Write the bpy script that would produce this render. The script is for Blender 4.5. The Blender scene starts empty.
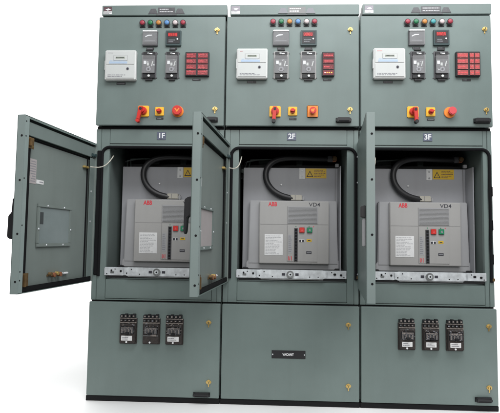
import bpy, bmesh, math, random
from mathutils import Vector, Matrix
random.seed(7)
scene = bpy.context.scene
C = scene.collection
Z0 = 0.034            # survey zero lies this far under the floor sheet
R = math.radians

# ------------------------------------------------------------------ materials
def nodes(name):
    m = bpy.data.materials.new(name); m.use_nodes = True
    nt = m.node_tree; b = nt.nodes['Principled BSDF']
    return m, nt, b

def paint(name, col, rough=.5, var=.10, metallic=0.0, bump=.05, scale=3.0, grime=.0, spec=.4, wave=0.0):
    """painted / plastic / metal surface with cloudy tone variation, fine texture and slight grime"""
    m, nt, b = nodes(name)
    tc = nt.nodes.new('ShaderNodeTexCoord')
    n1 = nt.nodes.new('ShaderNodeTexNoise'); n1.inputs['Scale'].default_value = scale
    n1.inputs['Detail'].default_value = 6; n1.inputs['Roughness'].default_value = .6
    nt.links.new(tc.outputs['Object'], n1.inputs['Vector'])
    rp = nt.nodes.new('ShaderNodeMapRange')
    rp.inputs['From Min'].default_value = .3; rp.inputs['From Max'].default_value = .7
    rp.inputs['To Min'].default_value = 1 - var; rp.inputs['To Max'].default_value = 1 + var
    nt.links.new(n1.outputs['Fac'], rp.inputs['Value'])
    mx = nt.nodes.new('ShaderNodeMix'); mx.data_type = 'RGBA'; mx.blend_type = 'MULTIPLY'
    mx.inputs['Factor'].default_value = 1
    mx.inputs['A'].default_value = (*col, 1)
    nt.links.new(rp.outputs['Result'], mx.inputs['B'])
    last = mx.outputs['Result']
    if grime:
        mp = nt.nodes.new('ShaderNodeMapping'); mp.inputs['Scale'].default_value = (14, 14, 1.2)
        nt.links.new(tc.outputs['Object'], mp.inputs['Vector'])
        n2 = nt.nodes.new('ShaderNodeTexNoise'); n2.inputs['Scale'].default_value = 1.5; n2.inputs['Detail'].default_value = 5
        nt.links.new(mp.outputs['Vector'], n2.inputs['Vector'])
        r2 = nt.nodes.new('ShaderNodeMapRange'); r2.inputs['From Min'].default_value = .5; r2.inputs['From Max'].default_value = .8
        r2.inputs['To Min'].default_value = 0; r2.inputs['To Max'].default_value = grime
        nt.links.new(n2.outputs['Fac'], r2.inputs['Value'])
        m2 = nt.nodes.new('ShaderNodeMix'); m2.data_type = 'RGBA'
        m2.inputs['B'].default_value = (col[0]*.6, col[1]*.58, col[2]*.54, 1)
        nt.links.new(r2.outputs['Result'], m2.inputs['Factor']); nt.links.new(last, m2.inputs['A'])
        last = m2.outputs['Result']
    nt.links.new(last, b.inputs['Base Color'])
    b.inputs['Metallic'].default_value = metallic
    b.inputs['Specular IOR Level'].default_value = spec
    rr = nt.nodes.new('ShaderNodeMapRange'); rr.inputs['To Min'].default_value = max(.02, rough-.08); rr.inputs['To Max'].default_value = rough+.08
    nt.links.new(n1.outputs['Fac'], rr.inputs['Value']); nt.links.new(rr.outputs['Result'], b.inputs['Roughness'])
    if bump:
        n3 = nt.nodes.new('ShaderNodeTexNoise'); n3.inputs['Scale'].default_value = 420; n3.inputs['Detail'].default_value = 2
        nt.links.new(tc.outputs['Object'], n3.inputs['Vector'])
        bp = nt.nodes.new('ShaderNodeBump'); bp.inputs['Strength'].default_value = bump; bp.inputs['Distance'].default_value = .002
        nt.links.new(n3.outputs['Fac'], bp.inputs['Height']); nt.links.new(bp.outputs['Normal'], b.inputs['Normal'])
        if wave:
            n4 = nt.nodes.new('ShaderNodeTexNoise'); n4.inputs['Scale'].default_value = 3.2; n4.inputs['Detail'].default_value = 1
            nt.links.new(tc.outputs['Object'], n4.inputs['Vector'])
            b4 = nt.nodes.new('ShaderNodeBump'); b4.inputs['Strength'].default_value = wave; b4.inputs['Distance'].default_value = .02
            nt.links.new(n4.outputs['Fac'], b4.inputs['Height']); nt.links.new(b4.outputs['Normal'], bp.inputs['Normal'])
    return m

def glass(name, col, rough=.08, alpha=.25):
    m, nt, b = nodes(name)
    b.inputs['Base Color'].default_value = (*col, 1); b.inputs['Roughness'].default_value = rough
    b.inputs['Alpha'].default_value = alpha; b.inputs['IOR'].default_value = 1.5
    n = nt.nodes.new('ShaderNodeTexNoise'); n.inputs['Scale'].default_value = 9
    bp = nt.nodes.new('ShaderNodeBump'); bp.inputs['Strength'].default_value = .04
    nt.links.new(n.outputs['Fac'], bp.inputs['Height']); nt.links.new(bp.outputs['Normal'], b.inputs['Normal'])
    return m

def glow(name, col, strength, rough=.35):
    m, nt, b = nodes(name)
    b.inputs['Base Color'].default_value = (*col, 1); b.inputs['Roughness'].default_value = rough
    b.inputs['Emission Color'].default_value = (*col, 1); b.inputs['Emission Strength'].default_value = strength
    return m

def led_text(name, back, lit, su, sv, cut=.5):
    """dark red window with faint engraved rows of text"""
    m, nt, b = nodes(name)
    tc = nt.nodes.new('ShaderNodeTexCoord'); mp = nt.nodes.new('ShaderNodeMapping')
    mp.inputs['Scale'].default_value = (su, 1, sv); nt.links.new(tc.outputs['Object'], mp.inputs['Vector'])
    n = nt.nodes.new('ShaderNodeTexNoise'); n.inputs['Scale'].default_value = 1; n.inputs['Detail'].default_value = 3
    nt.links.new(mp.outputs['Vector'], n.inputs['Vector'])
    r = nt.nodes.new('ShaderNodeMapRange'); r.inputs['From Min'].default_value = cut; r.inputs['From Max'].default_value = cut+.12
    nt.links.new(n.outputs['Fac'], r.inputs['Value'])
    mx = nt.nodes.new('ShaderNodeMix'); mx.data_type = 'RGBA'; mx.inputs['A'].default_value = (*back, 1); mx.inputs['B'].default_value = (*lit, 1)
    nt.links.new(r.outputs['Result'], mx.inputs['Factor']); nt.links.new(mx.outputs['Result'], b.inputs['Base Color'])
    b.inputs['Roughness'].default_value = .25
    return m

M = {
 'grey':   paint('grey_green_enamel', (.142, .183, .173), .40, .08, bump=.10, grime=.10, scale=2.4, wave=.35),
 'edge':   paint('grey_green_enamel_lit', (.235, .288, .278), .40, .09, bump=.10, grime=.14, scale=2.4, wave=.2),  # same enamel, lightened for the light the door edges catch
 'grey_in':paint('grey_green_enamel_inside', (.172, .202, .190), .5, .10, grime=.16, scale=2.2),
 'band':   paint('door_stiffener_enamel', (.155, .192, .182), .5, .06, grime=.2),
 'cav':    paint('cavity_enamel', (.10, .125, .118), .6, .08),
 'deep_shade':   paint('compartment_shade_black', (.012, .013, .014), .7, .2),  # near-black: the shade inside the compartment put into the colour
 'black':  paint('black_plastic', (.014, .014, .016), .42, .15),
 'rubber_shade': paint('black_rubber_and_shade', (.007, .007, .008), .85, .2, spec=.15),  # gaskets, and strips of painted shade beside them
 'plinth': paint('black_plinth_paint', (.006, .006, .007), .6, .2, grime=.2, spec=.2),
 'grille': paint('light_warm_grey_cover', (.330, .324, .316), .5, .04, grime=.08),
 'gline':  paint('vent_slot_grey', (.21, .208, .208), .6, .05),
 'body':   paint('light_cool_grey_case', (.315, .316, .325), .5, .05, grime=.08),
 'shield': paint('lilac_grey_sheet', (.31, .315, .335), .45, .06, grime=.15),
 'zinc':   paint('galvanised_steel', (.60, .63, .65), .36, .22, metallic=.35, scale=25, grime=.3),
 'zincd':  paint('dull_steel', (.22, .23, .23), .4, .2, metallic=.7, scale=20),
 'gold':   paint('yellow_passivated_brass', (.62, .45, .17), .35, .2, metallic=.7, scale=30, bump=0),
 'brass':  paint('tarnished_brass', (.16, .10, .045), .45, .3, metallic=.4, scale=30),
 'copper': paint('copper', (.42, .17, .09), .4, .25, metallic=.6, scale=40),
 'hole_shade':   paint('hole_and_shade_black', (.006, .006, .007), .9, .1, bump=0),  # real holes, and strips of painted shade in the gaps
 'white':  paint('white_plastic', (.60, .61, .60), .4, .03, grime=.06),
 'offw':   paint('off_white_moulding', (.50, .515, .505), .42, .04),
 'paper':  paint('pinkish_paper', (.36, .33, .33), .8, .05, scale=9),
 'label':  paint('white_label', (.66, .66, .66), .6, .06, scale=40),
 'tagblk': paint('engraved_black_tag', (.018, .018, .020), .4, .1, bump=0),
 'ink':    paint('dark_ink', (.03, .03, .04), .6, .05, bump=0),
 'inkl':   paint('grey_ink', (.22, .22, .24), .6, .05, bump=0),
 'inkp':   paint('pale_print', (.42, .42, .43), .6, .05, bump=0),
 'inkw':   paint('white_ink_and_glare', (.70, .71, .72), .6, .03, bump=0),
 'red':    paint('red_plastic', (.55, .025, .018), .35, .06, bump=0),
 'redp':   paint('pinkish_red_plastic', (.62, .075, .085), .35, .06, bump=0),
 'logo':   paint('red_print', (.58, .03, .045), .5, .03, bump=0),
 'green':  paint('green_plastic', (.01, .20, .09), .35, .06, bump=0),
 'yellow': paint('yellow_plate', (.80, .45, .035), .4, .05, bump=0),
 'yellow2':paint('orange_plate', (.80, .24, .035), .4, .05, bump=0),
 'warn':   paint('yellow_warning_film', (.62, .39, .01), .45, .05, bump=0),
 'blue':   paint('pale_blue_print', (.36, .46, .60), .5, .05, bump=0),
 'lcd':    paint('lcd_grey_green', (.30, .33, .27), .25, .04, bump=0),
 'smoke':  paint('smoked_meter_face', (.085, .088, .092), .22, .15, scale=30, bump=0),
 'silver': paint('silver_and_highlight', (.75, .76, .76), .25, .04, metallic=.3, bump=0),
 'teal':   paint('dark_teal_case', (.035, .060, .062), .35, .1, bump=0),
 'relay':  paint('relay_dark_grey', (.075, .075, .080), .4, .2, scale=60),
 'brown':  paint('brown_black_bakelite', (.034, .028, .026), .45, .45, scale=90),
 'tan':    paint('dusty_terminal', (.20, .175, .16), .6, .45, scale=120),
 'strap':  paint('clear_earth_strap', (.46, .44, .38), .5, .2, scale=60),
 'hose':   paint('black_conduit', (.022, .022, .024), .42, .15),
 'pane':   glass('window_pane', (.62, .70, .70), .12, .30),
 'clear':  glass('clear_cover', (.75, .75, .76), .06, .09),
 'ledred': led_text('red_annunciator_window', (.21, .022, .028), (.45, .16, .16), 90, 260, .56),
 'ledpink':led_text('washed_red_annunciator_window', (.36, .075, .075), (.52, .20, .19), 90, 260, .54),
 'leddk':  led_text('dark_red_annunciator_window', (.14, .012, .018), (.42, .10, .10), 90, 260, .58),
 'digits': glow('red_seven_segment', (.75, .03, .025), .25),
 'amber':  glow('amber_segment', (.9, .45, .05), .3),
 'L_red':  paint('lamp_lens_red', (.30, .03, .05), .4, .05, bump=0),
 'L_green':paint('lamp_lens_green', (.012, .15, .06), .4, .05, bump=0),
 'L_amber':paint('lamp_lens_amber', (.45, .19, .04), .4, .05, bump=0),
 'L_blue': paint('lamp_lens_blue', (.09, .22, .45), .4, .05, bump=0),
 'L_teal': paint('lamp_lens_teal', (.05, .27, .29), .4, .05, bump=0),
 'L_white':paint('lamp_lens_white', (.52, .45, .45), .4, .05, bump=0),
}

M['winpane'] = paint('dusty_window_pane', (.185, .225, .225), .16, .10, scale=6, bump=0, spec=.6)
M['darkrefl'] = paint('dark_pane_reflection', (.05, .058, .06), .3, .1)  # dark reflection in the pane, painted as a patch
M['offw2'] = paint('beige_plug', (.40, .38, .33), .5, .06)
M['maker'] = paint('maker_sticker_maroon', (.10, .055, .065), .5, .15, scale=60)
M['makerl'] = paint('maker_sticker_grey', (.26, .24, .27), .5, .15, scale=60)
M['bluelab'] = paint('dark_blue_tag', (.085, .098, .14), .4, .25, scale=60)

# ------------------------------------------------------------------ mesh builder
class MB:
    def __init__(s): s.bm = bmesh.new(); s.mats = []
    def mi(s, m):
        if m not in s.mats: s.mats.append(m)
        return s.mats.index(m)
    def _merge(s, bm, m, mat=None):
        i = s.mi(m)
        for f in bm.faces: f.material_index = i
        if mat: bm.transform(mat)
        me = bpy.data.meshes.new('t'); bm.to_mesh(me); bm.free()
        s.bm.from_mesh(me); bpy.data.meshes.remove(me); return s
    def box(s, x0, x1, y0, y1, z0, z1, m, bev=0.0, seg=2):
        b = bmesh.new(); bmesh.ops.create_cube(b, size=1)
        b.transform(Matrix.Translation(((x0+x1)/2, (y0+y1)/2, (z0+z1)/2)) @ Matrix.Diagonal((abs(x1-x0), abs(y1-y0), abs(z1-z0), 1)))
        if bev: bmesh.ops.bevel(b, geom=list(b.edges), offset=bev, segments=seg, affect='EDGES', clamp_overlap=True)
        return s._merge(b, m)
    def cyl(s, c, r, d, m, axis='y', n=24, r2=None, bev=0.0):
        """cylinder/cone from point c along -y (towards the viewer) for axis 'y'"""
        b = bmesh.new(); bmesh.ops.create_cone(b, cap_ends=True, segments=n, radius1=r, radius2=r if r2 is None else r2, depth=d)
        if bev: bmesh.ops.bevel(b, geom=[e for e in b.edges if len(e.link_faces) == 2 and e.calc_face_angle(0) > 1], offset=bev, segments=2, affect='EDGES')
        b.transform(Matrix.Translation((0, 0, d/2)))
        rot = {'y': Matrix.Rotation(R(90), 4, 'X'), 'z': Matrix.Identity(4), 'x': Matrix.Rotation(R(90), 4, 'Y')}[axis]
        return s._merge(b, m, Matrix.Translation(c) @ rot)
    def dome(s, c, r, h, m, n=24):
        b = bmesh.new(); bmesh.ops.create_uvsphere(b, u_segments=n, v_segments=10, radius=1)
        b.transform(Matrix.Translation(c) @ Matrix.Diagonal((r, h, r, 1))); return s._merge(b, m)
    def ring(s, c, r, t, d, m, n=28):
        b = bmesh.new(); vs = []
        for k in range(n):
            a = 2*math.pi*k/n; ca, sa = math.cos(a), math.sin(a)
            vs.append([b.verts.new((c[0]+q*ca, c[1]+w, c[2]+q*sa)) for q, w in ((r, 0), (r, -d), (r-t, -d), (r-t, 0))])
        for k in range(n):
            A, B = vs[k], vs[(k+1) % n]
            for j in range(3): b.faces.new((A[j], B[j], B[j+1], A[j+1]))
        bmesh.ops.recalc_face_normals(b, faces=b.faces)
        return s._merge(b, m)
    def prism(s, pts, y0, y1, m, plane='xz', bev=0.0):
        b = bmesh.new()
        P = (lambda a, c, t: (a, t, c)) if plane == 'xz' else (lambda a, c, t: (t, a, c))
        f0 = b.faces.new([b.verts.new(P(a, c, y0)) for a, c in pts])
        r = bmesh.ops.extrude_face_region(b, geom=[f0]); vs = [g for g in r['geom'] if isinstance(g, bmesh.types.BMVert)]
        bmesh.ops.translate(b, verts=vs, vec=Vector(P(0, 0, y1-y0)))
        bmesh.ops.recalc_face_normals(b, faces=b.faces)
        if bev: bmesh.ops.bevel(b, geom=list(b.edges), offset=bev, segments=2, affect='EDGES', clamp_overlap=True)
        return s._merge(b, m)
    def tube(s, pts, r, m, n=12, rib=0.0, closed_ends=True, flat=None):
        b = bmesh.new(); pts = [Vector(p) for p in pts]; rings = []
        ref = Vector((0, 1, 0))
        for i, p in enumerate(pts):
            t = (pts[min(i+1, len(pts)-1)] - pts[max(i-1, 0)]).normalized()
            u = ref - t*ref.dot(t)
            if u.length < 1e-3: u = Vector((1, 0, 0)) - t*t.x
            u.normalize(); w = t.cross(u)
            rr = r*(1 + (rib if i % 2 else -rib))
            ru, rw = (rr, rr) if not flat else flat
            rings.append([b.verts.new(p + u*ru*math.cos(2*math.pi*k/n) + w*rw*math.sin(2*math.pi*k/n)) for k in range(n)])
        for A, B in zip(rings, rings[1:]):
            for k in range(n): b.faces.new((A[k], A[(k+1) % n], B[(k+1) % n], B[k]))
        if closed_ends: b.faces.new(rings[0]); b.faces.new(rings[-1])
        bmesh.ops.recalc_face_normals(b, faces=b.faces)
        return s._merge(b, m)
    def text(s, body, x, z, y, h, m, bold=0.0, sx=1.0, depth=.0006, align='CENTER'):
        cu = bpy.data.curves.new('t', 'FONT'); cu.body = body; cu.size = 1; cu.align_x = align; cu.align_y = 'CENTER'
        cu.offset = bold; cu.extrude = .01
        o = bpy.data.objects.new('t', cu); C.objects.link(o)
        dg = bpy.context.evaluated_depsgraph_get(); me = bpy.data.meshes.new_from_object(o.evaluated_get(dg))
        b = bmesh.new(); b.from_mesh(me); bpy.data.meshes.remove(me); bpy.data.objects.remove(o); bpy.data.curves.remove(cu)
        k = h/.72
        return s._merge(b, m, Matrix.Translation((x, y, z)) @ Matrix.Rotation(R(90), 4, 'X') @ Matrix.Diagonal((k*sx, k, depth/.02, 1)))
    def scribble(s, x0, x1, z0, z1, y, rows, m, fill=.8, seed=1):
        """rows of little printed dashes: print too small to read"""
        rnd = random.Random(seed); h = (z1-z0)/rows
        for r in range(rows):
            x = x0; zc = z1-(r+.5)*h; end = x0+(x1-x0)*rnd.uniform(fill*.6, 1)
            while x < end:
                w = (x1-x0)*rnd.uniform(.05, .16); s.box(x, min(x+w, x1), y-.0005, y, zc-h*.22, zc+h*.22, m); x += w+(x1-x0)*.03
        return s
    def build(s, name, parent=None, org=(0, 0, 0), label=None, smooth=35):
        me = bpy.data.meshes.new(name); s.bm.transform(Matrix.Translation((-org[0], -org[1], -org[2]-Z0)))
        s.bm.to_mesh(me); s.bm.free()
        for m in s.mats: me.materials.append(M[m])
        for p in me.polygons: p.use_smooth = True
        me.set_sharp_from_angle(angle=R(smooth))
        o = bpy.data.objects.new(name, me); C.objects.link(o)
        if parent: o.parent = parent
        if label: o['label'] = label
        return o

def thing(name, label, cat, loc, group=None):
    o = bpy.data.objects.new(name, None); o.empty_display_size = .1; C.objects.link(o); o.location = loc
    o['label'] = label; o['category'] = cat
    if group: o['group'] = group
    return o
def copy_tree(o, parent=None):
    c = o.copy(); C.objects.link(c); c.parent = parent
    for ch in list(o.children): copy_tree(ch, c)
    return c

# ------------------------------------------------------------------ the setting
fl = MB(); M['floor'] = paint('white_floor_sheet', (.86, .86, .86), .6, .01, bump=0)
fl.box(-6, 9, -.75, 9, Z0-.02, Z0, 'floor')
fo = fl.build('floor'); fo['kind'] = 'structure'

# ------------------------------------------------------------------ the cabinets
PY = -.025            # face of the overlay doors, proud of the frame at y = 0
LAMPS = [(.285, 'L_red', 'red'), (.335, 'L_green', 'green'), (.386, 'L_amber', 'amber'), (.437, 'L_blue', 'blue'), (.489, 'L_white', 'white'), (.537, 'L_red', 'red')]

def rounded_u(x0, x1, z0, z1, r, y, n=8):
    p = [(x0, y, z0), (x0, y, z0+.2), (x0, y, z1-r-.1), (x0, y, z1-r)]
    for k in range(1, n): a = math.pi - k*math.pi/2/n; p.append((x0+r+r*math.cos(a), y, z1-r+r*math.sin(a)))
    p += [(x0+r, y, z1), (x0+r+.1, y, z1), (x1-r-.1, y, z1), (x1-r, y, z1)]
    for k in range(1, n): a = math.pi/2 - k*math.pi/2/n; p.append((x1-r+r*math.cos(a), y, z1-r+r*math.sin(a)))
    p += [(x1, y, z1-r), (x1, y, z1-r-.1), (x1, y, z0+.2), (x1, y, z0)]
    return p

def lock(root, x, z, y=PY):
    b = MB()
    b.cyl((x, y, z), .0145, .006, 'gold', n=6)
    b.cyl((x, y-.006, z), .010, .008, 'gold', n=20, r2=.0085)
    b.box(x-.0012, x+.0012, y-.0155, y-.0135, z-.006, z+.006, 'hole_shade')
    b.box(x-.016, x+.016, y-.004, y-.0005, z-.004, z+.004, 'gold', .001)
    b.box(x-.003, x+.003, y-.004, y-.0005, z-.028, z-.012, 'gold', .001)
    return b.build('quarter_turn_lock', root)

def pull(root, x0, x1, z0, z1, y=PY):
    b = MB(); h = z1-z0
    zc = (z0+z1)/2; b.box(x0, x1, y-.003, y, z0-.002, z1, 'black', .001); b.prism([(x0, z1-.006), (x0+.008, z1), (x1-.008, z1), (x1, z1-.006), (x1-.002, z0), (x0+.002, z0)], y-.024, y-.002, 'black', bev=.005); b.box(x0+.014, x1-.014, y-.0245, y-.020, z0+.003, zc-.003, 'hole_shade', .001)
    
    return b.build('pull_handle', root)

def tag(root, x, z, w, h, txt=None, y=PY, seed=3, name='name_tag'):
    b = MB(); b.box(x-w/2, x+w/2, y-.0025, y, z-h/2, z+h/2, 'tagblk', .0006)
    if txt: b.text(txt, x, z, y-.0026, h*.5, 'inkw', .01)
    else: b.scribble(x-w*.4, x+w*.4, z-h*.3, z+h*.3, y-.0025, 1, 'inkl', seed=seed)
    return b.build(name, root)

def control_instruments(root, i):
    y = PY
    dx = (-.006, .002, 0)[i]
    # indicator lamps
    for k, (lx, mat, word) in enumerate(LAMPS):
        if i == 2 and k == 3: mat, word = 'L_teal', 'teal'
        x, z = lx+dx, 2.3215+(0, .004, .001)[i]
        b = MB(); b.cyl((x, y, z), .0200, .008, 'zincd', bev=.0015); b.ring((x, y-.008, z), .0185, .003, .006, 'black')
        b.box(x-.017, x+.017, y-.003, y, z-.027, z-.019, 'black', .001)
        lp = b.build('indicator_lamp', root, label=word+' indicator lamp in the top row')
        l = MB(); l.cyl((x, y-.008, z), .0155, .010, mat, n=20, r2=.0140, bev=.002); l.dome((x, y-.018, z), .0125, .003, mat)
        l.build('lens', lp)
    # analogue panel meter
    x0, x1 = ((.283, .377), (.287, .386), (.290, .386))[i]; z0, z1 = 2.176, 2.272
    b = MB(); b.box(x0, x1, y-.012, y, z0, z1, 'relay', .002)
    pm = b.build('panel_meter', root)
    f = MB(); f.box(x0+.006, x1-.006, y-.016, y-.012, z0+.014, z1-.012, 'smoke', .001)
    f.box(x0+.002, x1-.002, y-.022, y-.010, z1-.010, z1-.001, 'silver', .002)  # bright bar: highlight along the top, drawn as trim
    f.prism([(x0+.018, z0+.052), (x0+.034, z0+.060), (x0+.060, z0+.063), (x0+.060, z0+.068), (x0+.036, z0+.068), (x0+.018, z0+.058)], y-.0165, y-.016, 'inkw')  # white streak: sky reflection painted on the face
    f.box(x0+.016, x1-.016, y-.0165, y-.016, z0+.028, z0+.031, 'inkl')
    f.box(x0+.008, x1-.008, y-.0165, y-.016, z0+.016, z0+.022, 'black')
    f.build('meter_face', pm)
    c = MB(); c.box(x0+.003, x1-.003, y-.024, y-.0225, z0+.004, z1-.004, 'clear', .0005); c.build('clear_cover', pm)
    tag(root, (x0+x1)/2, 2.163, .046, .013, seed=i)
    # digital meter
    x0, x1 = ((.426, .522), (.456, .553), (.438, .532))[i]
    b = MB(); b.box(x0, x1, y-.014, y, z0, z1, 'teal', .002); b.box(x0+.008, x1-.008, y-.0155, y-.014, z0+.012, z1-.008, 'black', .001)
    dm = b.build('digital_meter', root)
    d = MB(); d.box(x0+.016, x1-.022, y-.017, y-.0155, z1-.040, z1-.016, 'leddk')
    SEG = {'0': 'abcdef', '1': 'bc', '2': 'abged', '3': 'abgcd', '4': 'fgbc', '5': 'afgcd', '6': 'afgedc', '7': 'abc', '8': 'abcdefg', '9': 'abcdfg'}
    for k, ch in enumerate('8888'):
        a = x0+.019+k*.0135; zt_, zm_, zb_ = z1-.0200, z1-.0275, z1-.0350
        for sgm in SEG[ch]:
            if sgm in 'agd': zz = {'a': zt_, 'g': zm_, 'd': zb_}[sgm]; d.box(a, a+.008, y-.0176, y-.017, zz-.0009, zz+.0009, 'digits')
            else: xx = a if sgm in 'fe' else a+.008; zz = zt_ if sgm in 'fb' else zm_; d.box(xx-.0009, xx+.0009, y-.0176, y-.017, zz-.0075, zz, 'digits')
    d.build('display', dm)
    d = MB(); d.cyl((x1-.022, y-.0155, z0+.040), .0048, .003, 'inkw'); d.scribble(x0+.02, x1-.03, z0+.018, z0+.040, y-.0155, 2, 'inkl', seed=5+i)
    d.build('key', dm)
    tag(root, (x0+x1)/2, 2.163, .046, .013, seed=i+9)
    # draw-out relays with clear covers
    for q, (x0, x1) in enumerate((((.283, .372), (.428, .510)), ((.294, .384), (.457, .551)), ((.302, .388), (.440, .528)))[i]):
        z0, z1 = 1.966, 2.146
        b = MB(); w = x1-x0
        b.box(x0, x1, y-.006, y, z0+.006, z1-.004, 'grille' if (i == 1) else 'relay', .002)
        b.box(x0+.006, x1-.006, y-.020, y-.006, z0+.036, z1-.036, 'relay', .003)
        b.box(x0+.010, x1-.010, y-.021, y-.020, z1-.056, z1-.038, 'black')
        b.box(x0+.008, x1-.008, y-.014, y-.006, z1-.030, z1-.010, 'black', .002); b.box(x0+.008, x1-.008, y-.014, y-.006, z0+.008, z0+.030, 'black', .002)
        b.box(x0-.006, x1+.006, y-.003, y, z0+.010, z0+.015, 'relay'); b.box(x0-.006, x1+.006, y-.003, y, z1-.018, z1-.012, 'relay')
        b.box(x0+.022, x1-.022, y-.010, y, z0-.006, z0+.006, 'black', .001)
        b.box(x0+.022, x1-.022, y-.007, y, z1+.002, z1+.010, 'tagblk')
        rl = b.build('protection_relay', root)
        g = MB(); rnd = random.Random(i*3+q)
        g.box(x0+.014, x0+.030, y-.022, y-.0205, z0+.092, z0+.112, 'inkw'); g.box(x0+.034, x0+.046, y-.022, y-.0205, z0+.082, z0+.100, 'offw')
        g.cyl((x0+w*.5, y-.0205, z0+.060), .015, .003, 'inkl'); g.cyl((x0+w*.5, y-.0235, z0+.060), .006, .002, 'black')
        g.prism([(x1-.030, z0+.078), (x1-.024, z0+.078), (x1-.016, z0+.110), (x1-.022, z0+.110)], y-.022, y-.0205, 'offw')
        for k in range(7):
            a = x0+.012+rnd.random()*(w-.03); c_ = z0+.045+rnd.random()*.075
            g.box(a, a+rnd.uniform(.004, .014), y-.0215, y-.0205, c_, c_+rnd.uniform(.002, .006), rnd.choice(['inkl', 'inkw', 'ink', 'zincd']))
        g.build('mechanism', rl)
        s_ = MB(); s_.box(x0+.005, x1-.005, y-.030, y-.0285, z0+.034, z1-.034, 'clear', .001); s_.build('clear_cover', rl)
        k_ = MB(); k_.cyl((x0+w*.52, y-.014, z0+.020), .0075, .008, 'white', bev=.001); k_.build('thumbscrew', rl); k_ = MB(); k_.cyl((x0+w*.45, y-.014, z1-.020), .007, .006, 'zincd', bev=.001)
        k_.box(x0+w*.45, x0+w*.72, y-.0155, y-.014, z1-.024, z1-.017, 'inkw')
        k_.build('thumbscrew', rl)
    # energy meter
    x0, x1 = ((.062, .252), (.070, .256), (.076, .264))[i]; z0, z1 = ((1.955, 2.140), (1.965, 2.150), (1.966, 2.151))[i]
    b = MB(); b.box(x0, x1, y-.034, y, z0, z1, 'white', .005, 3)
    zm = z0+.092
    b.box(x0+.008, x1-.008, y-.037, y-.034, zm+.004, z1-.008, 'offw', .0012); b.box(x0+.008, x1-.008, y-.037, y-.034, z0+.010, zm-.001, 'offw', .0012)
    b.box(x0-.004, x0+.004, y-.030, y-.004, zm-.03, zm+.03, 'offw', .002)
    b.scribble(x0+.02, x1-.03, z0+.016, z0+.034, y-.0372, 2, 'inkl', seed=i+40); b.scribble(x0+.02, x0+.05, z1-.022, z1-.016, y-.0372, 1, 'inkl' if i == 0 else 'logo', seed=i)
    em = b.build('energy_meter', root)
    d = MB(); cx = (x0+x1)/2
    d.box(cx-.042, cx+.044, y-.0385, y-.037, z1-.066, z1-.034, 'offw', .001); d.box(cx-.028, cx+.028, y-.0392, y-.0385, z1-.054, z1-.043, 'lcd')
    for k in range(7): d.box(cx-.024+k*.007, cx-.0195+k*.007, y-.0396, y-.0392, z1-.0515, z1-.0455, 'ink')
    d.build('display', em)
    d = MB(); d.box(x0+.026, x1-(.046 if i else .052), y-.0378, y-.037, zm+.008, zm+.021, 'blue'); d.scribble(x0+.03, x1-.06, zm+.022, zm+.030, y-.037, 1, 'blue', seed=2); d.build('printed_strip', em)
    d = MB(); d.cyl((x1-.048, y-.037, zm-.024), .006, .004, 'ink', bev=.001); d.cyl((x1-.048, y-.037, zm-.024), .009, .0015, 'inkl'); d.build('optical_port', em)
    tag(root, cx-.002, z0-.012, .056, .014, seed=i+20)
    # alarm annunciator
    z1 = 2.135; z0 = 1.984
    x0, x1 = ((.551, .698), (.585, .660), (.566, .709))[i]
    b = MB(); b.box(x0, x1, y-.020, y, z0, z1, 'black', .003); an = b.build('alarm_annunciator', root)
    rows = 4; rh = (z1-z0-.010)/rows
    for r_ in range(rows):
        za = z0+.006+r_*rh; zb = za+rh-.006
        if i == 0: cols = [(x0+.008, x0+.068), (x0+.078, x1-.008)]
        elif i == 1: cols = [(x0+.006, x1-.006)]
        else: cols = [(x0+.007, x0+.069), (x0+.079, x0+.105), (x0+.109, x1-.006)]
        for c0, c1 in cols:
            w_ = MB(); mt = ('ledred', 'leddk', 'ledpink')[i]
            if i == 1 and r_ == 0: mt = 'leddk'
            w_.box(c0, c1, y-.0235, y-.020, za, zb, mt, .001)
            w_.scribble(c0+.004, c1-.004, za+.006, zb-.006, y-.0235, 2 if i == 0 else 1, 'redp', seed=r_*7+i)
            if i == 1 and r_ == 0:
                for k, mm in enumerate(('inkw', 'amber', 'amber', 'amber')): w_.box(c0+.008+k*.013, c0+.015+k*.013, y-.0242, y-.0235, za+.011, za+.018, mm)
            w_.build('alarm_window', an)
    tag(root, (x0+x1)/2-.004, 1.967, .050, .013, seed=i+30)
    # breaker control switch with long red handle
    x, z = ((.300, 1.769), (.305, 1.770), (.313, 1.770))[i]
    b = MB(); b.box(x-.034, x+.034, y-.010, y, z-.034, z+.034, 'yellow', .004, 3); b.ring((x, y-.010, z), .026, .004, .002, 'yellow2')
    sw = b.build('breaker_control_switch', root)
    h = MB(); h.cyl((x, y-.010, z), .023, .022, 'red', bev=.003); h.cyl((x, y-.032, z), .014, .012, 'red', bev=.002)
    a0 = (-.022, -.008, .008)[i]; tz = z-.076
    h.prism([(x+a0*.2-.012, z+.018), (x+a0*.2+.012, z+.018), (x+a0+.010, tz+.004), (x+a0+.006, tz), (x+a0-.006, tz), (x+a0-.010, tz+.004)], y-.058, y-.040, 'red', bev=.002)
    h.cyl((x+a0, y-.030, tz+.008), .0115, .030, 'black' if i else 'red', bev=.002)
    h.cyl((x+a0*.2, y-.058, z+.004), .008, .003, 'black')
    h.build('switch_handle', sw)
    # selector switch
    x, z = ((.399, 1.768), (.411, 1.772), (.417, 1.771))[i]
    b = MB(); b.box(x-.027, x+.027, y-.010, y, z-.027, z+.027, 'yellow', .003, 3); sw = b.build('selector_switch', root)
    h = MB(); h.cyl((x, y-.010, z), .015, .014, 'red', bev=.002)
    h.prism([(x-.016, z-.005), (x+.004, z-.009), (x+.018, z+.002), (x+.004, z+.009), (x-.014, z+.007)], y-.036, y-.024, 'red', bev=.002); h.build('switch_knob', sw)
    tag(root, x+.002, 1.726, .044, .012, seed=i+50)
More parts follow.
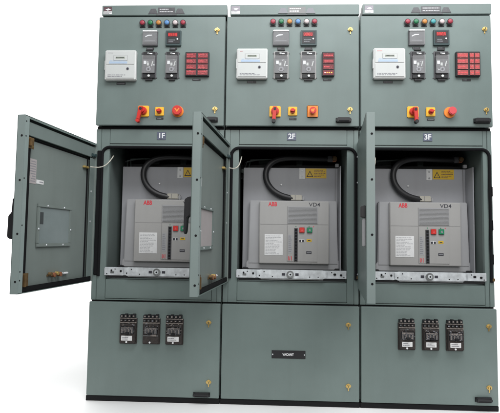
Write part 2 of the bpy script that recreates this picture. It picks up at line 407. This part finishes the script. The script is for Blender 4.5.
    # emergency push button
    x, z = ((.511, 1.769), (.531, 1.772), (.531, 1.770))[i]
    b = MB()
    if i == 1: b.box(x-.034, x+.034, y-.008, y, z-.037, z+.037, 'yellow2', .008, 3)
    elif i == 2: b.cyl((x-.002, y, z-.002), .033, .008, 'yellow2', bev=.002)
    else: b.cyl((x, y, z), .035, .006, 'yellow2', bev=.002)
    pb = b.build('emergency_push_button', root)
    h = MB(); rr = (.030, .021, .024)[i]; ox = (0, 0, .006)[i]
    h.cyl((x+ox*.5, y-.006, z), rr*.6, .020, 'red'); h.cyl((x+ox, y-.024, z+ox*.4), rr, .012, ('red', 'red', 'redp')[i], n=28, bev=.004)
    if i == 0: h.prism([(x-.016, z+.010), (x-.010, z+.014), (x, z), (x+.010, z+.014), (x+.016, z+.010), (x, z-.012)], y-.0368, y-.036, 'yellow2')
    if i == 1: h.prism([(x-.012, z+.006), (x+.012, z+.010), (x+.002, z-.010), (x-.010, z-.008)], y-.0368, y-.036, 'yellow2')
    h.build('mushroom_head', pb)

def breaker_door(root, i, W, zt, zb, hx, ang):
    T = .040
    y = -T
    b = MB()
    b.box(0, W, -T, -T+.003, zb, zt, 'grey', .0012)                                  # outer skin
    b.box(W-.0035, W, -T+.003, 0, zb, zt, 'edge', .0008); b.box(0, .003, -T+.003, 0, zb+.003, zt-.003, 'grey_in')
    b.box(.003, W-.0035, -T+.003, 0, zt-.003, zt, 'grey', .0006); b.box(.003, W-.0035, -T+.003, 0, zb, zb+.003, 'grey', .0006)
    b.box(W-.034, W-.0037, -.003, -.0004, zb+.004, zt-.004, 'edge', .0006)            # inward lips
    b.box(.004, W-.0345, -.003, -.0006, zt-.013, zt-.0035, 'grey')
    b.box(.004, .058, -.012, -.008, zb+.03, zt-.095, 'band', .001)
    b.box(.004, W-.036, -.016, -.009, zt-.090, zt-.024, 'band', .002)                 # top stiffener
    b.box(.004, W-.036, -.030, -.016, zt-.024, zt-.022, 'hole_shade')  # black strip: shade under the top rim, put into the colour
    b.box(.010, W-.04, -.034, -.028, zb+.02, zt-.094, 'grey_in', .001)                # inner sheet
    for z in (zt-.10, zt-.30, zt-.52, zt-.735, zt-.775, zt-.03): b.cyl((W-.012, -.0002, z), .0042, .0006, 'hole_shade', axis='y')
    for z in (zt-.10, zt-.31, zt-.56, zt-.78):                                        # holes through the free edge
        b.cyl((W-.0002, -.014, z), .0055, .0009, 'hole_shade', axis='x', n=12)
    for z in (1.273, 1.092): b.cyl((.038, -.006, z), .006, .004, 'zinc', axis='y'); b.dome((.038, -.008, z), .005, .003, 'zinc')
    d = b.build('breaker_door', root); d.location = (hx, -.005, 0); d.rotation_euler = (0, 0, -ang)
    g = MB(); g.box(.012, W-.036, -.014, -.004, zb+.004, zb+.030, 'rubber_shade', .003); g.box(W-.072, W-.040, -.026, -.012, zb+.03, zt-.094, 'rubber_shade', .003)  # bottom gasket, then the black locking rod on the free side
    g.box(.006, W-.036, -.0305, -.0275, zt-.105, zt-.0955, 'rubber_shade'); g.box(.058, .066, -.030, -.022, zb+.03, zt-.1, 'rubber_shade', .001)  # first strip is painted shade below the stiffener
    g.build('door_gasket_rod_shade', d)
    # latch brackets
    for (z0_, z1_) in ((zt-.150, zt-.096), (zb+.018, zb+.092)):
        k = MB(); k.box(W-.090, W-.040, -.012, -.009, z0_, z1_, 'brass', .001); k.cyl((W-.066, -.009, (z0_+z1_)/2), .008, .010, 'brass', n=14)
        k.box(W-.062, W-.046, -.009, .002, z0_+.01, z1_-.008, 'brass', .002); k.cyl((W-.080, -.009, z0_+.012), .005, .005, 'gold', n=10); k.build('latch_bracket', d)
    # inspection window
    x0, x1, z0, z1 = (.228, .542, .947, 1.165) if i != 1 else (.352, .652, .945, 1.160)
    w = MB()
    for a in ((x0, x1, z1-.018, z1), (x0, x1, z0, z0+.018)): w.box(a[0], a[1], -.027, -.018, a[2], a[3], 'grey_in' if i != 1 else 'band', .002)
    for a in ((x0, x0+.018), (x1-.018, x1)): w.box(a[0], a[1], -.0275, -.0185, z0+.018, z1-.018, 'grey_in' if i != 1 else 'band', .002)
    for a in ((x0+.08, z0+.009), (x1-.08, z0+.009), (x0+.08, z1-.009), (x1-.08, z1-.009), (x0+.008, z0+.09), (x1-.008, z0+.09)): w.cyl((a[0], -.018, a[1]), .0055, .0, 'zincd') if False else w.dome((a[0], -.018, a[1]), .0055, .004, 'zinc', 10)
    wn = w.build('inspection_window', d)
    p = MB(); p.box(x0+.018, x1-.018, -.0272, -.0245, z0+.018, z1-.018, 'winpane' if i != 1 else 'paper')
    if i == 0: p.box(.488, .520, -.0243, -.0238, 1.062, 1.122, 'darkrefl')  # painted reflection, no real object behind the pane
    p.build('window_pane', wn)
    # papers stuck on the sheet
    if i == 0:
        p = MB(); p.box(.560, .626, -.0278, -.0270, 1.258, 1.379, 'paper'); p.scribble(.566, .62, 1.264, 1.373, -.0268, 9, 'inkl', seed=4); p.build('instruction_sheet', d)
        p = MB(); p.box(.495, .556, -.0278, -.0270, 1.262, 1.282, 'label'); p.scribble(.50, .55, 1.265, 1.279, -.0268, 1, 'inkl', seed=8); p.build('sticker', d)
    else:
        p = MB(); p.box(.60, .64, -.0278, -.0270, 1.25, 1.29, 'label'); p.build('sticker', d)
    # earthing studs low on the sheet
    k = MB(); k.box(.322, .436, -.0275, -.022, .794, .804, 'brass', .001)
    for q, (a, m_) in enumerate(((.335, 'copper'), (.362, 'gold'), (.392, 'copper'), (.424, 'brass'))): k.cyl((a, -.005, .800+.006*(q % 2)), .012-.002*(q % 2), .018, m_, n=14, bev=.001)
    k.box(.250, .292, -.0275, -.012, .796, .806, 'inkw', .003); k.cyl((.300, -.014, .802), .006, .012, 'zinc', n=12)
    k.build('earth_stud', d)
    k = MB(); k.box(.065, .115, -.0275, -.010, 1.408, 1.420, 'gold', .002); k.build('earth_lug', d)
    k = MB(); k.cyl((.018, .006, 1.495), .011, .012, 'teal', n=14, bev=.001); k.box(.010, .05, -.008, -.003, 1.485, 1.505, 'teal', .002); k.build('hinge_bracket', d)
    # swing handle on the outer face
    h = MB(); o = -T-.0005; xh = W-.060
    if i == 0: poly = [(o, 1.190), (o-.026, 1.176), (o-.029, 1.112), (o-.045, 1.096), (o-.047, .998), (o-.040, .988), (o, .984)]
    elif i == 1: poly = [(o, 1.192), (o-.020, 1.190), (o-.037, 1.178), (o-.039, 1.03), (o-.032, 1.018), (o-.026, 1.03), (o-.022, 1.095), (o-.010, 1.105), (o, 1.105)]
    else: poly = [(o, 1.165), (o-.022, 1.158), (o-.022, 1.110), (o, 1.104)]
    h.prism(poly, xh, xh+.034, 'black', plane='yz', bev=.003)
    if i == 2: h.box(xh+.004, xh+.03, o-.014, o, .975, 1.102, 'body', .003)
    h.build('swing_handle', d)
    return d


def mccb(root, x0, x1, z0, z1, white, seed):
    y = PY; w = x1-x0; rnd = random.Random(seed)
    b = MB()
    b.box(x0, x1, y-.012, y, z0, z1-.028, 'brown', .002)
    for k in range(30): a = x0+.008+rnd.random()*(w-.022); c_ = z0+.060+rnd.random()*.062; b.box(a, a+rnd.uniform(.003, .009), y-.0356, y-.029, c_, c_+rnd.uniform(.002, .004), rnd.choice(['tan', 'inkl', 'zincd', 'relay']))
    b.box(x0+.004, x1-.004, y-.030, y-.012, z0+.006, z1-.058, 'brown', .004, 3)
    b.box(x0+.010, x1-.010, y-.034, y-.030, z0+.060, z1-.072, 'black', .003)
    b.box(x0+.016, x1-.016, y-.0345, y-.034, z1-.090, z1-.078, 'tan')
    for k in range(4):
        a = x0+.012+k*(w-.024)/4
        b.box(a+.002, a+(w-.024)/4-.002, y-.0352, y-.034, z0+.064, z0+.096, 'relay', .001)
        b.box(a+.006, a+.010, y-.0360, y-.0352, z0+.068, z0+.092, 'tan')
    br = b.build('moulded_case_breaker', root)
    t = MB()
    for k in range(4):
        a = x0+.004+k*(w-.008)/4
        t.box(a, a+(w-.008)/4-.004, y-.026, y, z1-.024, z1-.006+.004*(k % 2), 'black', .002); t.box(a+.002, a+(w-.008)/4-.006, y-.022, y-.012, z1-.046, z1-.030, 'black', .002)
        t.cyl((a+(w-.008)/8-.002, y-.026, z1-.014), .005, .0015, 'tan', n=10)
        t.box(a+.003, a+.012, y-.0232, y-.022, z1-.043, z1-.037, rnd.choice(['tan', 'inkl', 'zincd']))
    t.box(x0+.002, x1-.002, y-.020, y-.012, z1-.030, z1-.025, 'tan'); t.box(x0+.002, x1-.002, y-.020, y-.012, z1-.056, z1-.050, 'tan')
    t.build('terminal_row', br)
    h = MB(); cx = (x0+x1)/2+.006*(rnd.random()-.5)
    h.box(cx-.017, cx+.017, y-.0350, y-.034, z1-.118, z1-.094, 'relay', .001); h.box(cx-.012, cx+.012, y-.052, y-.033, z1-.116, z1-.104, 'black', .003); h.build('toggle', br)
    l = MB()
    if white:
        l.box(x0+.016, x1-.022, y-.0325, y-.0295, z0+.022, z0+.050, 'label', .001); l.scribble(x0+.022, x1-.03, z0+.026, z0+.046, y-.0325, 2, 'inkl', seed=seed)
    else:
        l.box(x0+.008, x1-.008, y-.0325, y-.0295, z0+.050, z0+.055, 'zincd'); l.box(x0+.05, x1-.016, y-.034, y-.031, z0+.050, z0+.060, 'tan')
    l.build('name_sticker', br)
    s_ = MB(); s_.cyl(((x0+x1)/2-.004, y-.030, z0+.014), .0055, .003, 'inkw', n=12); s_.build('screw', br)

CAB = [ # x, width, breaker-door width, hinge x, angle, door top, door bottom, opening right edge
 (0.000, .797, .703, .011, 1.692, 1.571, .734, .735),
 (0.797, .814, .750, .036, 1.667, 1.574, .743, .742),
 (1.611, .789, .700, .030, 1.703, 1.589, .722, .733)]
CLAB = ['left end switchgear cabinet, its breaker door swung out beyond the row',
        'middle switchgear cabinet with the black VACANT plate on its blank lower door',
        'right end switchgear cabinet, its breaker door seen edge-on, pinkish alarm windows']

for i, (X, W, DW, HX, ANG, ZT, ZB, OR) in enumerate(CAB):
    root = thing('switchgear_cabinet', CLAB[i], 'electrical cabinet', (X, 0, 0), 'switchgear cabinets standing side by side')
    y = PY; g = .0055
    OL = .088
    # shell with the open breaker compartment
    b = MB(); DEP = 1.25
    b.box(.004, .030, .031, DEP, .067, 2.366, 'grey', .002); b.box(W-.030, W-.004, .031, DEP, .067, 2.366, 'grey', .002)
    b.box(.030, W-.030, DEP-.03, DEP-.002, .07, 2.364, 'grey'); b.box(.030, W-.030, .031, DEP-.03, 2.34, 2.364, 'grey')
    b.box(.030, W-.030, .034, .95, 1.60, 1.66, 'deep_shade'); b.box(.030, W-.030, .034, .95, .66, .742, 'cav')
    b.build('enclosure', root)
    c = MB()
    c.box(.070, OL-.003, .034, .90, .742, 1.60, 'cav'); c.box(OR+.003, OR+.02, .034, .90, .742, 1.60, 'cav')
    c.box(OL-.003, OR+.003, .88, .90, .742, 1.60, 'deep_shade'); c.box(OL-.002, OR+.002, .30, .88, 1.40, 1.41, 'deep_shade')  # near-black back and shelf carry the compartment's shade in their colour
    c.box(OL-.002, OR+.002, .33, .40, 1.41, 1.50, 'deep_shade', .004); c.box(OL+.14, OL+.32, .50, .53, 1.44, 1.56, 'hole_shade')
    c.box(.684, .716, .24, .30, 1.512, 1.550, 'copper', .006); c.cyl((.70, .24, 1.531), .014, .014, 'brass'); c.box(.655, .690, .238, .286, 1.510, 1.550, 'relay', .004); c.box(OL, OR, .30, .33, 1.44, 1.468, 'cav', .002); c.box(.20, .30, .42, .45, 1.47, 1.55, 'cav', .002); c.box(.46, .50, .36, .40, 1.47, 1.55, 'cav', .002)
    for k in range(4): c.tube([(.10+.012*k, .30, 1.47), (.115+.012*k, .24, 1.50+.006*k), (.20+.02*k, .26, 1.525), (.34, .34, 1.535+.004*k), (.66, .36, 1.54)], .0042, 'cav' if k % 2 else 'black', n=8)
    c.box(.700, .722, .20, .22, 1.470, 1.492, 'body', .002)
    c.build('compartment_lining', root)
    # black base and roof fascia
    p = MB(); p.box(0.0015, W-.0015, -.018, DEP, Z0, .0645, 'plinth', .002); p.build('plinth', root)
    h = MB(); hx0, hx1 = ((.020, W+.004), (.024, W-.002), (.018, W))[i]
    h.box(hx0, hx1, y, .045, 2.374, 2.440, 'grey', .003, 3); h.box(hx0+.004, hx1-.004, .045, DEP-.05, 2.366, 2.430, 'grey', .003); h.box(hx0+.006, hx1-.006, -.008, .04, 2.3665, 2.374, 'hole_shade')  # last box: black line painted for the shade under the fascia
    h.build('top_fascia', root)
    n = MB(); xa, xb = ((.312, .538), (.318, .545), (.308, .548))[i]; zc = 2.403
    n.box(xa+.06, xb-.06, y-.0015, y, zc-.020, zc+.020, 'relay' if i != 1 else 'gline', .0004)
    n.scribble(xa+.07, xb-.07, zc-.014, zc+.016, y-.0015, 2, 'label' if i == 1 else 'inkp', seed=60+i)
    n.box(xa+.05, xb-.05, y-.002, y, zc-.030, zc-.023, 'relay')
    for s0, sg in ((xa, 1), (xb, -1)):
        n.prism([(s0, zc-.020), (s0+sg*.008, zc-.004), (s0+sg*.016, zc+.012), (s0+sg*.044, zc+.013), (s0+sg*.052, zc-.002), (s0+sg*.058, zc-.020)][::sg], y-.003, y, 'relay' if i != 1 else 'inkl')
    n.build('name_plate', root)
    s_ = MB(); xs = .030; zb_, zt_ = 2.382, 2.430
    s_.box(xs, xs+.052, y-.0012, y, zb_, zb_+.018, 'label'); s_.box(xs, xs+.052, y-.0012, y, zb_+.0185, zt_, ('maker', 'makerl', 'makerl')[i])
    s_.scribble(xs+.003, xs+.05, zb_+.002, zb_+.016, y-.0012, 2, 'inkl', seed=70+i); s_.prism([(xs+.012, zb_+.030), (xs+.026, zb_+.023), (xs+.046, zb_+.030), (xs+.030, zb_+.037)], y-.0017, y-.0012, 'inkw')
    s_.build('maker_sticker', root)
    # control door
    d = MB(); d.box(g, W-g, y, -.002, 1.683, 2.365, 'grey', .003, 3); d.box(g+.01, W-g-.01, -.002, .02, 1.69, 2.36, 'hole_shade'); d.build('control_door', root)
    control_instruments(root, i)
    lock(root, (.742, .757, .745)[i], 2.279); lock(root, (.737, .755, .746)[i], 1.786)
    pull(root, (.686, .670, .669)[i], (.756, .762, .766)[i], 1.705, 1.734)
    # breaker frame
    f = MB()
    f.box(.004, .0345, 0, .03, .622, 1.664, 'grey', .002); f.box(.0355, OL, .003, .03, .622, 1.664, 'grey', .0015)
    JR = W-.032
    f.box(OR, JR, .003, .03, .622, 1.664, 'grey', .0015); f.box(JR+.001, W-.004, 0, .03, .622, 1.664, 'grey', .002)
    f.box(OL+.002, OR-.002, .0, .03, 1.5745, 1.664, 'grey', .002); f.box(OL, OR, .003, .03, 1.549, 1.572, 'grey', .0015)
    f.box(OL+.002, OR-.002, .002, .03, .632, .7465, 'grey', .002); f.box(OL, OR, .004, .03, .622, .630, 'grey', .001)
    f.box(.006, W-.006, .012, .03, 1.6642, 1.684, 'hole_shade'); f.box(.006, W-.006, .012, .03, .612, .6216, 'hole_shade')  # black bands: painted shade in the gaps next to the doors
    f.build('breaker_frame', root)
    gk = MB(); gk.tube(rounded_u(.044, W-.020, .765, 1.552, .045, .000), .0095, 'rubber_shade', n=10); gk.box(.014, .040, -.006, .004, .770, 1.53, 'rubber_shade', .003); gk.build('frame_gasket_and_shade', root)  # flat strip is painted shade between door and gasket
    bo = MB(); bolts = (1.50, 1.345, .80) if i < 2 else ()
    for z in bolts:
        bo.cyl((W-.010, 0, z), .007, .012, 'zincd', n=12); bo.cyl((W-.010, -.012, z), .0045, .006, 'zinc', n=12)
    bo.box(W-.020, W-.003, -.010, 0, .772, .790, 'brass', .002)
    bo.build('latch_bolt', root)
    e = MB(); pts = []
    for k in range(15):
        t = k/14; a = Vector((HX+.10*math.cos(ANG)+.012, -.005-.10*math.sin(ANG), 1.414)); b_ = Vector((.104, .034, 1.505))
        q = a.lerp(b_, t); pts.append((q.x+.012*math.sin(math.pi*t), q.y, q.z-.030*math.sin(math.pi*t)))
    e.tube(pts, .0032, 'strap', n=8, rib=.12); e.build('earth_strap', root)
    tg = MB(); cx = .408
    tg.box(cx-.027, cx+.027, -.003, 0, 1.600, 1.648, 'bluelab', .0006); tg.text(('1F', '2F', '3F')[i], cx, 1.624, -.0031, .032, 'inkw', .02); tg.build('feeder_tag', root)
    # lower door
    d = MB(); d.box(g, W-g, y, -.002, .0675, .6145, 'grey', .003, 3); d.box(g+.01, W-g-.01, -.002, .02, .07, .61, 'hole_shade'); d.build('lower_door', root)
    lock(root, (.724, .745, .736)[i], (.505, .508, .516)[i]); lock(root, (.730, .745, .732)[i], (.161, .159, .170)[i])
    if i == 1:
        n = MB(); n.box(.300, .497, y-.003, y, .307, .353, 'tagblk', .001); n.text('VACANT', .396, .330, y-.0031, .0135, 'inkw', .035, .86)
        for a in (.306, .491): n.cyl((a, y-.003, .330), .004, .0015, 'zinc', n=10)
        n.build('vacant_plate', root)
    else:
        xs3 = ((.198, .300), (.336, .438), (.471, .576)) if i == 0 else ((.216, .313), (.353, .449), (.489, .587))
        for q, (a, b_) in enumerate(xs3): mccb(root, a, b_, .374, .551+(.004 if i else 0), not (i == 0 and q == 1), 80+i*5+q)
        pull(root, *(((.640, .740), (.650, .744))[i//2]), *(((.078, .102), (.090, .116))[i//2]))
    breaker_door(root, i, DW, ZT, ZB, HX, ANG)
    if i == 2:
        k = MB()
        for z in (1.30, 1.10, .90): k.box(W-.014, W-.005, -.007, 0, z-.03, z+.03, 'rubber_shade', .002)
        k.build('hinge', root)

# ------------------------------------------------------------------ the withdrawable circuit breakers
BO = (.42, .14, .767)
def make_breaker():
    root = thing('circuit_breaker', '', 'circuit breaker', (CAB[0][0]+BO[0], BO[1], BO[2]-Z0), 'circuit breakers racked into the cabinets')
    org = (BO[0], BO[1], BO[2]-Z0)
    def P(mb, n, par=root, lab=None): return mb.build(n, par, org, lab)
    b = MB()
    b.prism([(.146, .845), (.714, .845), (.704, 1.247), (.154, 1.247)], .165, .212, 'body', bev=.005); b.prism([(.135, .812), (.727, .812), (.727, .85), (.706, .885), (.706, 1.0), (.158, 1.0), (.158, .885), (.135, .85)], .168, .214, 'body', bev=.003)
    b.box(.200, .680, .20, .2125, .79, .812, 'deep_shade')
    b.box(.690, .740, .135, .20, .800, .822, 'black', .004); b.box(.112, .150, .135, .20, .800, .822, 'black', .004)
    P(b, 'breaker_body')
    c = MB(); y = .140
    c.box(.216, .653, y, .165, .848, 1.242, 'grille', .004, 3)
    c.box(.222, .392, y-.001, y, 1.094, 1.0955, 'gline'); c.box(.392, .648, y-.001, y, 1.0945, 1.096, 'gline'); c.box(.3905, .392, y-.001, y, .86, 1.21, 'gline')
    c.box(.394, .580, y-.003, y, .862, 1.090, 'grille', .0012)
    fc = P(c, 'front_cover')
    v = MB(); v.box(.394, .582, y-.003, y, 1.100, 1.208, 'body', .001)
    for k in range(13): v.box(.398, .578, y-.0045, y-.003, 1.104+k*.0079, 1.1072+k*.0079, 'gline')
    P(v, 'vent_grille', fc)
    t = MB(); t.text('ABB', .299, 1.221, y-.0004, .027, 'logo', .03, .80); P(t, 'red_logo', fc)
    t = MB(); t.text('VD4', .562, 1.220, y-.0004, .024, 'ink', .005, 1.15); P(t, 'type_mark', fc)
    s_ = MB(); yf = y-.003
    s_.box(.434, .458, yf-.002, yf, .864, 1.072, 'relay', .001); s_.box(.439, .453, yf-.0028, yf-.0018, .868, 1.068, 'hole_shade')
    for k in range(10): s_.box(.4395, .4525, yf-.0036, yf-.0028, .874+k*.0193, .879+k*.0193, 'ink')
    P(s_, 'charging_lever_slot', fc)
    for x0, m_, n_, glyph in ((.467, 'red', 'open_button', [(.010, .008), (.024, .008), (.017, .024)]), (.515, 'green', 'close_button', [(.010, .012), (.024, .008), (.020, .024), (.012, .022)])):
        u = MB(); u.box(x0-.002, x0+.034, yf-.002, yf, 1.042, 1.078, 'body', .001); u.box(x0, x0+.032, yf-.009, yf-.002, 1.044, 1.076, m_, .002)
        u.prism([(x0+a, 1.044+c_) for a, c_ in glyph], yf-.0096, yf-.009, 'redp' if m_ == 'red' else 'inkl'); P(u, n_, fc)
    u = MB(); u.box(.465, .499, yf-.001, yf, .984, 1.001, 'label'); u.box(.467, .479, yf-.0022, yf-.001, .986, .999, 'ink'); u.box(.485, .497, yf-.0022, yf-.001, .986, .999, 'ink'); P(u, 'state_indicator', fc)
    u = MB(); u.box(.513, .544, yf-.0015, yf, .988, 1.003, 'warn'); u.box(.52, .537, yf-.002, yf-.0015, .993, .998, 'ink'); P(u, 'spring_indicator', fc)
    u = MB(); u.box(.511, .544, yf-.0015, yf, .913, .928, 'ink'); u.box(.514, .541, yf-.002, yf-.0015, .918, .923, 'inkl'); P(u, 'operation_counter', fc)
    u = MB(); u.box(.250, .3645, y-.0012, y-.0002, .900, 1.032, 'label'); u.scribble(.256, .36, .905, 1.026, y-.0012, 13, 'inkp', seed=12); P(u, 'rating_plate', fc)
    u = MB(); u.box(.398, .424, yf-.0008, yf, .915, 1.030, 'body')
    u.scribble(.400, .422, .92, 1.028, yf-.0008, 9, 'inkl', seed=14)
    u.box(.399, .4025, yf-.0012, yf, .870, .896, 'logo'); u.box(.417, .4205, yf-.0012, yf, .870, .896, 'logo'); u.prism([(.404, .870), (.408, .870), (.4115, .895), (.409, .895)], yf-.0012, yf, 'logo')
    P(u, 'printed_scale', fc)
    u = MB()
    for a, m_ in ((.446, 'green'), (.528, 'green'), (.556, 'redp')): u.cyl((a, yf, 1.083), .003, .0015, m_, n=10)
    P(u, 'cover_screw', fc)
    # sheet behind the breaker
    s_ = MB(); s_.box(.108, .722, .218, .224, .80, 1.464, 'shield', .001); s_.box(.700, .702, .214, .218, .80, 1.462, 'gline'); s_.box(.716, .7215, .105, .217, .80, 1.462, 'shield', .001)
    s_.cyl((.353, .218, 1.353), .0065, .004, 'inkw', n=12); s_.dome((.353, .214, 1.353), .006, .003, 'silver')
    sh = P(s_, 'shield_plate')
    u = MB(); u.box(.470, .506, .215, .2175, 1.392, 1.464, 'label', .0006)
    for z in (1.404, 1.446): u.cyl((.488, .215, z), .006, .002, 'zincd', n=12)
    P(u, 'white_tag', sh)
    u = MB(); u.box(.510, .645, .2165, .2178, 1.398, 1.462, 'warn', .0004)
    u.prism([(.516, 1.406), (.560, 1.406), (.538, 1.448)], .2159, .2165, 'ink'); u.prism([(.523, 1.4105), (.553, 1.4105), (.538, 1.439)], .2154, .2159, 'warn'); u.prism([(.537, 1.413), (.541, 1.421), (.538, 1.422), (.542, 1.432), (.537, 1.424), (.539, 1.422)], .2150, .2154, 'ink')
    u.scribble(.566, .640, 1.404, 1.456, .2165, 5, 'brass', seed=17)
    P(u, 'warning_label', sh)
    # conduit
    ctl = [(.44, .196, 1.262), (.40, .190, 1.268), (.345, .186, 1.285), (.295, .186, 1.318), (.262, .188, 1.365), (.252, .190, 1.415), (.263, .194, 1.462), (.298, .20, 1.500), (.350, .208, 1.522), (.420, .218, 1.531), (.50, .232, 1.532), (.59, .250, 1.531), (.684, .262, 1.531)]
    v_ = [Vector(p) for p in ctl]; path = []
    for k in range(len(v_)-1):
        p0, p1, p2, p3 = v_[max(k-1, 0)], v_[k], v_[k+1], v_[min(k+2, len(v_)-1)]
        for q in range(10):
            t = q/10; path.append(.5*((2*p1)+(-p0+p2)*t+(2*p0-5*p1+4*p2-p3)*t*t+(-p0+3*p1-3*p2+p3)*t**3))
    h = MB(); h.tube(path, .0190, 'hose', n=16, rib=.03); ho = P(h, 'control_conduit')
    u = MB(); u.box(.412, .486, .175, .214, 1.250, 1.286, 'offw2', .004); u.box(.486, .500, .18, .21, 1.2485, 1.276, 'body', .004); u.box(.440, .444, .1735, .175, 1.252, 1.284, 'gline'); P(u, 'plug', ho)
    # racking bar across the front
    r_ = MB()
    r_.box(.086, .738, -.004, .004, .771, .819, 'zinc', .0015); r_.prism([(.205, .776), (.225, .768), (.60, .768), (.62, .776), (.62, .812), (.60, .8205), (.225, .8205), (.205, .812)], -.013, -.0045, 'zinc', bev=.002)
    r_.box(.23, .60, -.016, -.004, .762, .7675, 'zincd', .001); r_.box(.10, .73, .004, .03, .755, .771, 'deep_shade')  # last box: near-black for the thin shade under the lip
    r_.box(.084, .200, -.010, -.0045, .770, .8165, 'zinc', .002); r_.box(.625, .736, -.010, -.0045, .772, .8165, 'zinc', .002)
    for a, w_, z in ((.128, .010, .800), (.133, .022, .790), (.185, .012, .797), (.222, .010, .785), (.668, .016, .797), (.705, .014, .793)):
        r_.box(a-w_/2, a+w_/2, -.0145, -.004, z-.006, z+.006, 'zincd' if w_ > .02 else 'hole_shade', .002)
    for a in (.10, .15, .25, .30, .52, .57, .650, .722): r_.cyl((a, -.0132 if .2 < a < .62 else -.0102, .808 if int(a*100) % 2 else .780), .0035, .001, 'hole_shade', n=10)
    rb = P(r_, 'racking_bar')
    k = MB(); k.ring((.405, -.013, .794), .022, .009, .012, 'zincd'); k.cyl((.405, -.013, .794), .0125, .016, 'zinc', bev=.002); k.cyl((.405, -.029, .794), .005, .001, 'hole_shade', n=12)
    for sg in (-1, 1): k.box(.405+sg*.040-.010, .405+sg*.040+.010, -.0142, -.013, .786, .801, 'ink', .0004)
    P(k, 'racking_socket', rb)
    return root
BLAB = ['grey circuit breaker in the left cabinet, right edge hidden by an open door',
        'grey withdrawable circuit breaker in the middle cabinet above the VACANT door',
        'grey withdrawable circuit breaker in the right cabinet beside the edge-on door']
proto = make_breaker()
for i in range(3):
    o = proto if i == 0 else copy_tree(proto)
    o.location.x = CAB[i][0] + BO[0]; o['label'] = BLAB[i]

# ------------------------------------------------------------------ light
w = bpy.data.worlds.new('World'); scene.world = w; w.use_nodes = True
nt = w.node_tree; bg = nt.nodes['Background']
tc = nt.nodes.new('ShaderNodeTexCoord'); sp = nt.nodes.new('ShaderNodeSeparateXYZ'); nt.links.new(tc.outputs['Generated'], sp.inputs['Vector'])
# plain white behind; dark low viewer's side and bright overhead added to shape light
my = nt.nodes.new('ShaderNodeMapRange'); my.interpolation_type = 'SMOOTHSTEP'
my.inputs['From Min'].default_value = -.15; my.inputs['From Max'].default_value = .10; my.inputs['To Min'].default_value = 0; my.inputs['To Max'].default_value = 1.9
nt.links.new(sp.outputs['Y'], my.inputs['Value'])
mz = nt.nodes.new('ShaderNodeMapRange'); mz.interpolation_type = 'SMOOTHSTEP'
mz.inputs['From Min'].default_value = -.05; mz.inputs['From Max'].default_value = .75; mz.inputs['To Min'].default_value = .08; mz.inputs['To Max'].default_value = 1.0
nt.links.new(sp.outputs['Z'], mz.inputs['Value'])
mxw = nt.nodes.new('ShaderNodeMath'); mxw.operation = 'MAXIMUM'
nt.links.new(my.outputs['Result'], mxw.inputs[0]); nt.links.new(mz.outputs['Result'], mxw.inputs[1])
mu = nt.nodes.new('ShaderNodeMath'); mu.operation = 'MULTIPLY'; mu.inputs[1].default_value = 1.0
nt.links.new(mxw.outputs['Value'], mu.inputs[0]); nt.links.new(mu.outputs['Value'], bg.inputs['Strength'])
bg.inputs['Color'].default_value = (1, 1, 1, 1)

def area(name, loc, target, sx, sy, power, col=(1, 1, 1)):
    l = bpy.data.lights.new(name, 'AREA'); l.shape = 'RECTANGLE'; l.size = sx; l.size_y = sy; l.energy = power; l.color = col
    o = bpy.data.objects.new(name, l); C.objects.link(o); o.location = loc
    o.rotation_euler = (Vector(target)-Vector(loc)).to_track_quat('-Z', 'Y').to_euler(); return o
area('key_light', (1.75, -1.6, 3.7), (1.4, 0, 2.1), 3.0, 1.0, 95, (.98, 1, 1.02))
area('front_fill', (1.6, -5.2, 2.6), (1.25, 0, 1.2), 4.0, 2.2, 98, (1, .99, .97))

# ------------------------------------------------------------------ camera
cam = bpy.data.cameras.new('camera'); co = bpy.data.objects.new('camera', cam); C.objects.link(co); scene.camera = co
cam.sensor_width = 36; cam.lens = 472.225/500*36; cam.clip_end = 200; cam.clip_start = .05
yaw, pitch, roll = R(-2.19952966), R(3.7697762), R(.79110521)
fw = Vector((math.sin(yaw)*math.cos(pitch), math.cos(yaw)*math.cos(pitch), math.sin(pitch)))
r0 = Vector((math.cos(yaw), -math.sin(yaw), 0)); u0 = r0.cross(fw)
rt = r0*math.cos(roll)+u0*math.sin(roll); up = u0*math.cos(roll)-r0*math.sin(roll)
mt = Matrix((rt, up, -fw)).transposed().to_4x4(); mt.translation = (1.06655395, -2.84095809, 1.00838607-Z0)
co.matrix_world = mt

scene.view_settings.view_transform = 'Standard'; scene.view_settings.look = 'None'; scene.view_settings.exposure = 0
